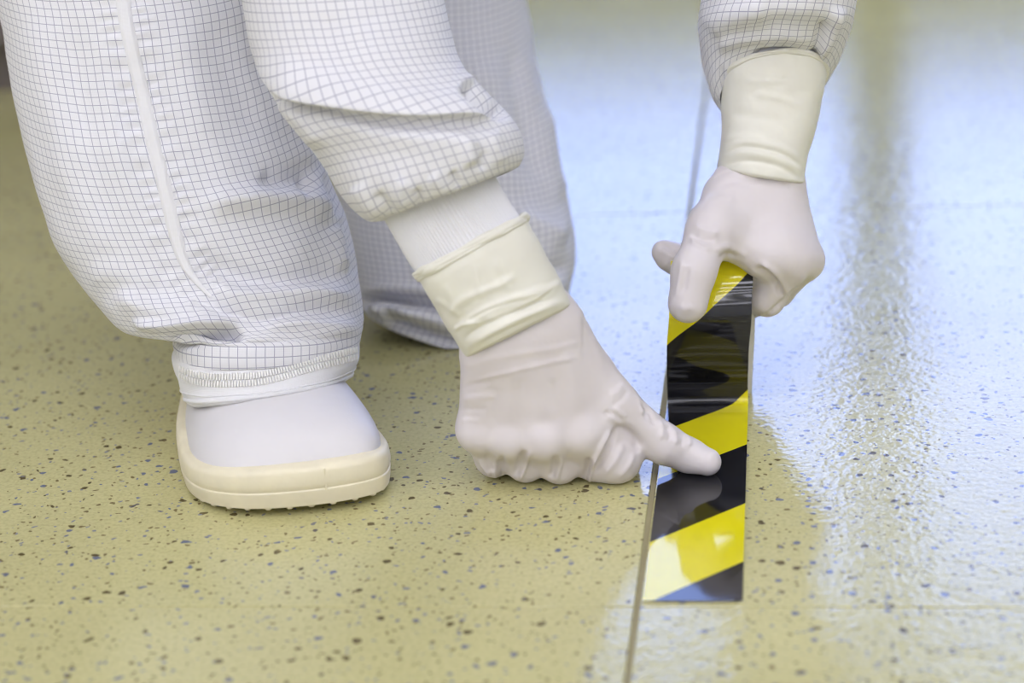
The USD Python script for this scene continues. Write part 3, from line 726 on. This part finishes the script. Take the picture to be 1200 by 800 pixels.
# ---- shoes
def spread(poly, n):
    p = np.vstack([poly, poly[:1]])
    t = np.r_[0, np.cumsum(np.linalg.norm(np.diff(p, axis=0), axis=1))]
    from scipy.interpolate import CubicSpline
    c = CubicSpline(t, p, bc_type='periodic')
    return c(np.linspace(0, t[-1], n, endpoint=False))
OUT = np.array([(-0.058, -0.085), (-0.0565, -0.054), (-0.047, -0.027), (-0.027, -0.0085), (0.0, 0.0), (0.030, 0.0008), (0.050, -0.006), (0.0585, -0.024), (0.0585, -0.062), (0.051, -0.105), (0.040, -0.15), (0.036, -0.20), (0.034, -0.245), (0.022, -0.278),
                (0.0, -0.287), (-0.022, -0.278), (-0.038, -0.245), (-0.047, -0.20), (-0.054, -0.150), (-0.0575, -0.115)])
def make_shoe(T, mir=1, label=None):
    out = spread(OUT * [mir, 1], 220)
    nrm = np.roll(out, -1, 0) - np.roll(out, 1, 0)
    nrm = np.stack([nrm[:, 1], -nrm[:, 0]], 1); nrm /= np.linalg.norm(nrm, axis=1, keepdims=True)
    if (nrm * (out - out.mean(0))).sum() < 0:
        nrm = -nrm
    spring = lambda l: 0.004 * np.clip((l + 0.075) / 0.075, 0, 1) ** 1.7
    prof = [(0.0013, -0.012), (0.0013, -0.003), (0.0023, -0.0008), (0.0085, 0.0004), (0.0100, 0.0003), (0.0106, -0.0004), (0.0114, 0.0001), (0.0140, 0.0008), (0.0190, 0.0002), (0.0210, -0.0010), (0.0222, -0.0030), (0.0225, -0.0075)]
    V = []
    rise = np.clip((out[:, 1] + 0.09) / 0.09, 0, 1) ** 2 * 0.004
    for z0, off in prof:
        q = out + nrm * off
        V.append(np.c_[q, z0 + spring(out[:, 1]) + rise * (z0 - 0.0035) / 0.024])
    V = np.array(V)
    m = len(out)
    F = []
    for i in range(len(prof) - 1):
        for j in range(m):
            a, b = i * m + j, i * m + (j + 1) % m
            F += [[a, b, b + m], [a, b + m, a + m]]
    V = V.reshape(-1, 3)
    V = np.vstack([V, [[0, -0.14, 0.0013]], [[0, -0.14, 0.0225]]])
    for j in range(m):
        F += [[len(V) - 2, (j + 1) % m, j], [len(V) - 1, (len(prof) - 1) * m + j, (len(prof) - 1) * m + (j + 1) % m]]
    sole = trimesh.Trimesh(V, np.array(F), process=False)
    if sole.volume < 0:
        sole.invert()
    # cleats round the edge of the sole
    cl = []
    for j in range(0, m, 4):
        p, t = out[j] - nrm[j] * 0.0080, nrm[j]
        b = box(-0.0062, 0.0062, -0.0019, 0.0019, 0.0, 0.0042, 0.0009)
        R = np.eye(4); R[:2, 0] = t; R[:2, 1] = [-t[1], t[0]]; R[:3, 3] = [*p, spring(out[j, 1])]
        b.apply_transform(R); cl.append(b)
    # upper: half superellipse sections from toe to heel
    NL, NA = 150, 90
    s = np.linspace(0, 1, NL) ** 1.6
    l = -0.006 - s * 0.274
    o2 = out[np.argsort(out[:, 1])]
    lef, rig = out[out[:, 0] < 0], out[out[:, 0] >= 0]
    lef, rig = lef[np.argsort(lef[:, 1])], rig[np.argsort(rig[:, 1])]
    xl, xr = np.interp(l, lef[:, 1], lef[:, 0]) + 0.005, np.interp(l, rig[:, 1], rig[:, 0]) - 0.005
    end = np.sqrt(np.clip(1 - (1 - np.clip((-0.006 - l) / 0.02, 0, 1)) ** 2, 0, 1))
    xc = (xl + xr) / 2
    hw = (xr - xl) / 2 * np.maximum(end, 0.02) ** 0.35
    d = -0.006 - l
    dome = (1 - (1 - np.clip(d / 0.068, 0, 1)) ** 2.2) ** (1 / 2.2)
    hgt = 0.0345 * dome + 0.09 * np.clip(d - 0.045, 0, 0.10) + 0.10 * np.clip(d - 0.145, 0, 0.2)
    hgt *= np.clip((0.2875 + l) / 0.010, 0, 1) ** 0.5
    a = np.linspace(0, math.pi, NA)
    e = 2 / 2.5
    ca, sa = np.sign(np.cos(a)) * np.abs(np.cos(a)) ** e, np.abs(np.sin(a)) ** e
    X = xc[:, None] + hw[:, None] * ca[None] * (1 - 0.10 * sa[None] ** 2) + 0.006 * mir * sa[None]
    Z = 0.0185 + spring(l)[:, None] + hgt[:, None] * sa[None]
    up = np.stack([X, np.broadcast_to(l[:, None], X.shape), Z], -1).reshape(-1, 3)
    uf = grid_faces(NA, NL)
    if vnormals(up, uf)[NA * 40 + NA // 2, 2] < 0:
        uf = uf[:, ::-1]
    tr = lambda v: v @ T[:3, :3].T + T[:3, 3] - PO
    fix = (lambda f: f[:, ::-1]) if np.linalg.det(T[:3, :3]) < 0 else (lambda f: f)
    sh = obj('shoe', (tr(up), fix(uf)), M_UPPER, person, smooth=True, label=label)
    obj('sole', (tr(np.array(sole.vertices)), fix(np.array(sole.faces))), M_SOLE, sh, smooth=35, label='cream rubber sole with a grooved edge')
    c = cat(cl)
    obj('tread', (tr(np.array(c.vertices)), fix(np.array(c.faces))), M_SOLE, sh, kind='stuff')
    # short moulding line on the toe bumper
    q, qn = np.array([0.010 * 1, -0.0005]), np.array([0, 1.0])
    nick = box(0.0185, 0.0196, -0.004, 0.0019, 0.014, 0.0275, 0.0003)
    obj('mould_line', (tr(np.array(nick.vertices)), fix(np.array(nick.faces))), M_SOLE, sh)
ya = math.radians(18.5)
T = np.eye(4)
dirv = np.array([math.sin(ya), -math.cos(ya), 0])
T[:3, 1] = dirv; T[:3, 0] = [math.cos(ya), math.sin(ya), 0]; T[:3, 0] *= 1
T[:3, 2] = [0, 0, 1]
tip = PG(345, 606)
T[:3, 3] = tip
make_shoe(T, 1, 'white cleanroom clog with a cream sole pointing at the camera')
# the kneeling leg's foot lies sole up behind it
T2 = np.eye(4)
y2 = np.array([-0.30, 0.945, -0.06]); y2 /= np.linalg.norm(y2)
z2 = np.array([0, 0, -1.0]); z2 -= y2 * (z2 @ y2); z2 /= np.linalg.norm(z2)
T2[:3, 0], T2[:3, 1], T2[:3, 2] = np.cross(y2, z2), y2, z2
T2[:3, 3] = knee_l + np.array([-0.13, 0.40, 0.0]) + y2 * 0.235
T2[2, 3] = 0.062
make_shoe(T2, 1, 'white cleanroom clog on the kneeling foot, sole up')

# ------------------------------------------------------------------ gloves
def px_r(r, zc):
    return r * zc / FPX

def J(x, y, zc, r):
    return P(x, y, zc), px_r(r, zc)

def chain(js, k, k0=None):
    """Rounded cones through joints, smooth-united."""
    return [(rcone(a[0], b[0], a[1], b[1]), (k0 if (k0 is not None and i == 0) else k)) for i, (a, b) in enumerate(zip(js, js[1:]))]

# pressing hand: a fist standing on its knuckles, thumb laid out to the tape
def JG(x, y, z, r):
    p = PG(x, y, z)
    return p, r
wr1, wr2 = J(582, 392, 1.135, 38), J(634, 362, 1.135, 34)
mcp = [J(564, 500, 1.156, 27), J(600, 507, 1.150, 25.5), J(640, 507, 1.146, 27), J(682, 501, 1.148, 27)]
pip = [J(579, 536, 1.172, 21.5), J(616, 542, 1.166, 21.5), J(656, 543, 1.163, 22.5), J(697, 540, 1.165, 22.5)]
dip = [J(590, 520, 1.205, 17), J(622, 524, 1.205, 18), J(660, 522, 1.203, 19), J(700, 520, 1.203, 19)]
prims = [(rcone(wr1[0], wr2[0], wr1[1], wr2[1]), 0.0)]
base = [J(576, 424, 1.142, 36), J(600, 404, 1.136, 34), J(625, 394, 1.135, 35), J(646, 384, 1.138, 32)]
for i in range(4):
    prims.append((rcone(base[i][0], mcp[i][0], base[i][1], mcp[i][1]), 0.014))
prims.append((rcone(*(lambda a, b: (a[0], b[0], a[1], b[1]))(J(610, 440, 1.163, 36), J(650, 470, 1.168, 34))), 0.02))     # palm
for i in range(4):
    prims += chain([mcp[i], pip[i]], 0.006, 0.006)
    prims += chain([pip[i], dip[i]], 0.004)
    prims.append((rcone(dip[i][0], P(*[(600, 500), (630, 500), (662, 500), (698, 500)][i], 1.19), dip[i][1], dip[i][1] * 0.9), 0.004))
for kx, ky, kz, kr in ((559, 507, 1.152, 19), (597, 516, 1.1465, 19), (638, 516, 1.1415, 21), (682, 510, 1.1445, 20)):      # knuckle heads
    c = J(kx, ky, kz, kr)
    prims.append((rcone(c[0], c[0] + np.array([0, 0.004, -0.001]), c[1], c[1]), 0.007))
# curled index finger showing beside the thumb
ib = [J(690, 506, 1.150, 24), J(722, 536, 1.160, 29), J(724, 524, 1.190, 24)]
prims += chain(ib, 0.004, 0.007)
# thumb
tcm, tmc, tip_, ttp = J(662, 402, 1.146, 31), J(717, 470, 1.152, 25), J(780, 521, 1.160, 21.5), None
t_end = (PG(829, 541, 0.0090), 0.0079)
t_mid = (PG(806, 533, 0.0118), 0.0092)
prims += [(rcone(tcm[0], tmc[0], tcm[1], tmc[1]), 0.016), (rcone(tmc[0], tip_[0], tmc[1], tip_[1]), 0.008), (rcone(tip_[0], t_mid[0], tip_[1], t_mid[1]), 0.006), (rcone(t_mid[0], t_end[0], t_mid[1], t_end[1]), 0.005)]
prims.append((rcone(J(690, 440, 1.158, 24)[0], J(712, 492, 1.162, 18)[0], px_r(24, 1.158), px_r(18, 1.162)), 0.012))            # web
gv, gf = sdf_mesh(prims, 0.00115, zmin=0.0004)
gn = vnormals(gv, gf)
RIGHT_CREASES = [
    ([(718, 498), (738, 508), (752, 530)], 5, -3.0, 'r'), ([(712, 486), (722, 492), (731, 504)], 3, 1.1, 'r'), ([(706, 482), (718, 486), (730, 494)], 2.6, -0.9, 'r'), ([(714, 478), (724, 482), (734, 492)], 2.6, 0.8, 'r'),
    ([(694, 556), (702, 544), (712, 528), (720, 506), (724, 498)], 3.4, -2.6, 'r'), ([(690, 550), (698, 536), (708, 516), (718, 500)], 3.0, 1.7, 'r'), ([(704, 558), (722, 538), (730, 516)], 4, 1.2, 'r'), ([(722, 560), (738, 544), (744, 528)], 3, 0.8, 'r'),
    ([(690, 567), (693, 554), (698, 532)], 2.4, 2.0, 'r'), ([(684, 564), (688, 550), (692, 534)], 4.0, -2.4, 'r'),
    ([(652, 565), (655, 550), (659, 532)], 2.4, 1.8, 'r'), ([(645, 562), (649, 548), (653, 532)], 4.0, -2.2, 'r'),
    ([(609, 564), (615, 546), (623, 526)], 2.4, 2.1, 'r'), ([(602, 560), (608, 545), (616, 526)], 4.0, -2.4, 'r'),
    ([(581, 562), (580, 548), (583, 532)], 2.4, 1.5, 'r'), ([(589, 562), (588, 548), (590, 532)], 3.6, -1.8, 'r'), ([(562, 536), (568, 548), (576, 558)], 2.6, 1.4, 'r'), ([(568, 532), (574, 543), (578, 552)], 3.0, -1.2, 'r'),
    ([(770, 492), (776, 503), (774, 516)], 3, 1.3, 'r'), ([(780, 498), (785, 507), (784, 518)], 2.8, -1.3, 'r'), ([(786, 503), (792, 512), (790, 522)], 2.6, 1.3, 'r'), ([(794, 507), (800, 514), (798, 524)], 2.6, -1.2, 'r'),
    ([(802, 510), (808, 517), (806, 524)], 2.4, 1.0, 'r'), ([(756, 478), (764, 488), (766, 500)], 3, -1.1, 'r'), ([(742, 462), (750, 474), (754, 488)], 3.5, 1.0, 'r'), ([(748, 470), (756, 480), (758, 494)], 3, -0.9, 'r'),
    ([(730, 446), (726, 456), (712, 462)], 4, 0.6, 'r'), ([(736, 455), (730, 466), (716, 474)], 3.5, -0.6, 'r'),
    ([(540, 430), (560, 424), (600, 416), (650, 408), (690, 400)], 4, 0.5, 'r'), ([(545, 450), (580, 440), (630, 428), (690, 416)], 2.6, 0.55, 'r'), ([(538, 470), (556, 466), (584, 464)], 4, 0.6, 'r'), ([(536, 482), (550, 479), (572, 480)], 3, -0.6, 'r'),
    ([(538, 456), (556, 450), (580, 447)], 3.5, -0.5, 'r'), ([(538, 494), (550, 492), (566, 494)], 3, 0.5, 'r'), ([(690, 392), (700, 410), (706, 430)], 4, 0.6, 'r'),
    ([(596, 420), (598, 460), (598, 500)], 9, 0.6, 'r'), ([(622, 416), (630, 456), (637, 496)], 9, 0.7, 'r'), ([(660, 406), (670, 446), (680, 486)], 9, 0.7, 'r'), ([(618, 500), (614, 480), (610, 440)], 8, -0.7, 'r'), ([(662, 500), (656, 480), (646, 440)], 8, -0.7, 'r'), ([(580, 500), (578, 480), (576, 450)], 7, -0.6, 'r')]
gv = ridges(gv, gn, RIGHT_CREASES)

def glove(name, hand, cuff, nu1, label, bead_r, beads):
    hv_, hf_ = hand; cv_, cf_, = cuff
    V = np.vstack([hv_, cv_]); F = np.vstack([hf_, cf_ + len(hv_)])
    tint = np.r_[np.zeros(len(hv_)), np.ones(len(cv_))]
    g = obj(name, (V - PO, F), M_LATEX, person, tint=tint, label=label)
    bs = cat([rim_bead(cv_, nu1, r_, bead_r * f_, 1.0, i_) for i_, (r_, f_) in enumerate(beads)])
    bs.apply_translation(-np.array(PO))
    obj('rolled_rim', (np.array(bs.vertices), np.array(bs.faces)), M_LATEX, g, tint=np.full(len(bs.vertices), 1.25), label='yellowish rolled rim of the glove')
    return g

cuff_rings = [((487, 321), (615, 252), 1.122, 0.0245, 0.0), ((491, 328), (618, 258), 1.122, 0.0248, 0.0), ((497, 340), (624, 270), 1.122, 0.0248, 0.0), ((508, 358), (636, 290), 1.124, 0.0250, 0.0), ((520, 378), (648, 312), 1.127, 0.0255, 0.0),
              ((533, 398), (660, 336), 1.130, 0.0265, 0.0), ((541, 411), (667, 350), 1.133, 0.0270, 0.0), ((545, 417), (669, 356), 1.134, 0.0262, 0.0), ((549, 419), (667, 360), 1.135, 0.0225, 0.0)]
kv, kf, kuv = loft(cuff_rings, 200, 110, n=2.3)
n = weld_normals(kv, kf, 201)
kv = kv + n * ((fbm(kv * 45, 3, 14) - 0.5) * 0.0024)[:, None]
CUFF_FOLDS = [([(541, 411), (570, 392), (610, 372), (666, 351)], 5, 1.92, 'r'), ([(538, 402), (566, 382), (606, 364), (650, 350)], 3.5, -1.92, 'r'), ([(534, 396), (556, 372), (600, 352), (662, 334)], 5, 1.44, 'r'),
              ([(540, 384), (575, 362), (620, 350)], 3, -1.08, 'r'), ([(522, 372), (545, 350), (580, 336), (612, 318)], 5, 0.96, 'r'), ([(560, 380), (600, 366), (640, 344), (662, 322)], 4, 1.44, 'r'), ([(590, 372), (625, 356), (655, 330)], 3, -1.44, 'r'),
              ([(520, 330), (528, 350), (534, 370)], 4, 0.60, 'r'), ([(556, 306), (560, 330), (566, 352)], 4, 0.48, 'r'), ([(508, 350), (524, 358), (540, 372)], 4, 0.72, 'r'), ([(530, 390), (548, 378), (566, 378)], 3, 1.20, 'r'), ([(580, 300), (590, 325), (600, 345)], 4, 0.48, 'r')]
kv = ridges(kv, n, CUFF_FOLDS)
glove('glove', (gv, gf), (kv, kf), 201, 'pale latex glove on the fist pressing the tape', 0.0017, [(0, 1.0), (3, 1.1), (6, 0.7)])

# ribbed knit cuffs between sleeve and glove
knit_rings = [((446, 244), (570, 186), 1.123, 0.0225, 0.0), ((452, 258), (578, 204), 1.123, 0.0228, 0.0), ((470, 290), (594, 232), 1.122, 0.0232, 0.0), ((487, 318), (609, 255), 1.122, 0.0235, 0.0), ((498, 336), (618, 272), 1.122, 0.0232, 0.0)]
nv_, nf_, nuv = loft(knit_rings, 864, 48, n=2.3)
n = weld_normals(nv_, nf_, 865)
rib = np.sin(np.tile(np.arange(865), 48) * (2 * math.pi / 8))
nv_ = nv_ + n * ((fbm(nv_ * 40, 2, 2) - 0.5) * 0.0012 + 0.00028 * rib)[:, None]
obj('knit_cuff', (nv_ - PO, nf_), M_KNIT, coverall, uv=nuv, label='white ribbed knit cuff at the wrist')
knit2 = [((850, 62), (958, 62), 1.243, 0.021, 0.016), ((849, 84), (960, 82), 1.243, 0.021, 0.016), ((850, 110), (958, 104), 1.243, 0.020, 0.012)]
nv_, nf_, nuv = loft(knit2, 120, 40, n=2.3)
obj('knit_cuff', (nv_ - PO, nf_), M_KNIT, coverall, uv=nuv)

# holding hand: tape pinched between the thumb in front and the fingers behind
prims = [(rcone(J(874, 196, 1.246, 24)[0], J(912, 200, 1.246, 24)[0], px_r(24, 1.246), px_r(24, 1.246)), 0.0)]
lb = [J(871, 226, 1.243, 25), J(886, 222, 1.242, 26), J(902, 222, 1.243, 26), J(914, 222, 1.247, 25)]
lm = [J(910, 296, 1.227, 24), J(928, 303, 1.230, 23), J(942, 305, 1.240, 22), J(938, 298, 1.256, 20)]
for i in range(4):
    prims.append((rcone(lb[i][0], lm[i][0], lb[i][1], lm[i][1]), 0.014))
# fingers run behind the tape
prims += chain([lm[0], J(886, 318, 1.2525, 19), J(826, 311, 1.2565, 17.5)], 0.005, 0.008)
prims += chain([J(826, 311, 1.2565, 17.5), J(799, 307, 1.254, 17.5), J(783, 299, 1.252, 15.5), J(776, 294, 1.251, 11.5)], 0.005)
prims += chain([lm[1], J(899, 350, 1.249, 20), J(850, 350, 1.287, 15), J(815, 342, 1.290, 14)], 0.0035, 0.006)
prims += chain([lm[2], J(912, 341, 1.264, 18), J(870, 362, 1.300, 16), J(835, 360, 1.302, 14)], 0.0035, 0.005)
prims += chain([lm[3], J(914, 330, 1.278, 16), J(885, 352, 1.312, 15), J(860, 352, 1.315, 13)], 0.0035, 0.005)
# thumb in front
prims += [(rcone(J(854, 234, 1.238, 32)[0], J(836, 268, 1.220, 27)[0], px_r(32, 1.238), px_r(27, 1.220)), 0.016),
          (rcone(J(834, 268, 1.220, 27)[0], J(813, 318, 1.206, 25)[0], px_r(27, 1.220), px_r(25, 1.206)), 0.010),
          (rcone(J(813, 318, 1.206, 25)[0], J(806, 355, 1.206, 23.5)[0], px_r(25, 1.206), px_r(23.5, 1.206)), 0.005)]
prims.append((rcone(J(860, 280, 1.228, 24)[0], J(886, 297, 1.228, 22)[0], px_r(24, 1.228), px_r(22, 1.228)), 0.012))
lv, lf = sdf_mesh(prims, 0.00115)
ln_ = vnormals(lv, lf)
LEFT_CREASES = [
    ([(884, 312), (900, 322), (912, 336), (917, 350)], 3.5, -2.70, 'r'), ([(886, 306), (904, 316), (917, 332), (922, 348)], 3.5, 1.50, 'r'),
    ([(918, 350), (936, 338), (956, 326)], 3.5, -2.25, 'r'), ([(888, 382), (912, 358), (932, 346)], 3, -1.50, 'r'), ([(915, 345), (932, 336), (944, 318)], 3, 1.20, 'r'),
    ([(812, 262), (826, 270), (846, 274)], 4, 1.20, 'r'), ([(808, 272), (822, 280), (840, 282)], 3, -1.20, 'r'), ([(808, 278), (820, 288), (836, 292)], 3, 1.05, 'r'), ([(838, 296), (846, 290), (856, 292)], 4, 1.05, 'r'), ([(842, 306), (852, 298), (864, 302)], 3, -1.20, 'r'),
    ([(846, 286), (862, 292), (876, 302)], 4, 0.90, 'r'), ([(800, 302), (797, 325), (792, 350)], 3, 1.35, 'r'), ([(806, 310), (803, 330), (800, 345)], 3, -0.90, 'r'), ([(795, 355), (804, 362), (812, 356)], 4, 0.75, 'r'),
    ([(844, 206), (880, 200), (915, 208), (942, 222)], 4, 0.90, 'r'), ([(838, 220), (870, 212), (905, 216)], 4, -0.60, 'r'), ([(860, 240), (900, 260), (930, 290)], 10, 0.75, 'r'), ([(820, 236), (840, 232), (866, 236)], 5, 0.60, 'r'),
    ([(768, 292), (780, 296), (790, 304)], 3, 0.75, 'r'), ([(774, 284), (786, 292), (794, 302)], 2.5, -0.75, 'r')]
lv = ridges(lv, ln_, LEFT_CREASES)
cuff2 = [((847, 98), (968, 88), 1.243, 0.0250, 0.0165), ((846.5, 104), (967, 96), 1.243, 0.0250, 0.0160), ((846, 120), (963, 122), 1.243, 0.0242, 0.012), ((846, 150), (953, 160), 1.244, 0.0245, 0.005), ((844, 172), (946, 184), 1.245, 0.0255, 0.002),
         ((842, 188), (943, 204), 1.246, 0.0265, 0.0), ((841, 194), (943, 211), 1.246, 0.0265, -0.001), ((843, 200), (941, 214), 1.246, 0.0225, -0.001)]
qv, qf, quv = loft(cuff2, 200, 100, n=2.3)
n = weld_normals(qv, qf, 201)
qv = qv + n * ((fbm(qv * 45, 3, 44) - 0.5) * 0.0022)[:, None]
qv = ridges(qv, n, [([(843, 190), (870, 178), (905, 184), (943, 206)], 5, 1.3, 'r'), ([(842, 198), (875, 188), (910, 194), (942, 214)], 3, -1.0, 'r'), ([(844, 178), (872, 166), (910, 172), (945, 192)], 4, 0.9, 'r'), ([(845, 184), (874, 172), (908, 178), (944, 199)], 2.5, -1.0, 'r'),
                    ([(846, 166), (870, 160), (900, 164)], 4, 0.7, 'r'), ([(880, 110), (910, 114), (945, 130)], 4, 0.4, 'r'), ([(870, 90), (890, 96), (925, 92)], 4, 0.4, 'r'), ([(850, 130), (880, 136), (920, 140)], 6, -0.4, 'r')])
glove('glove', (lv, lf), (qv, qf), 201, 'pale latex glove on the hand holding up the tape', 0.0013, [(0, 1.0), (2, 0.7)])
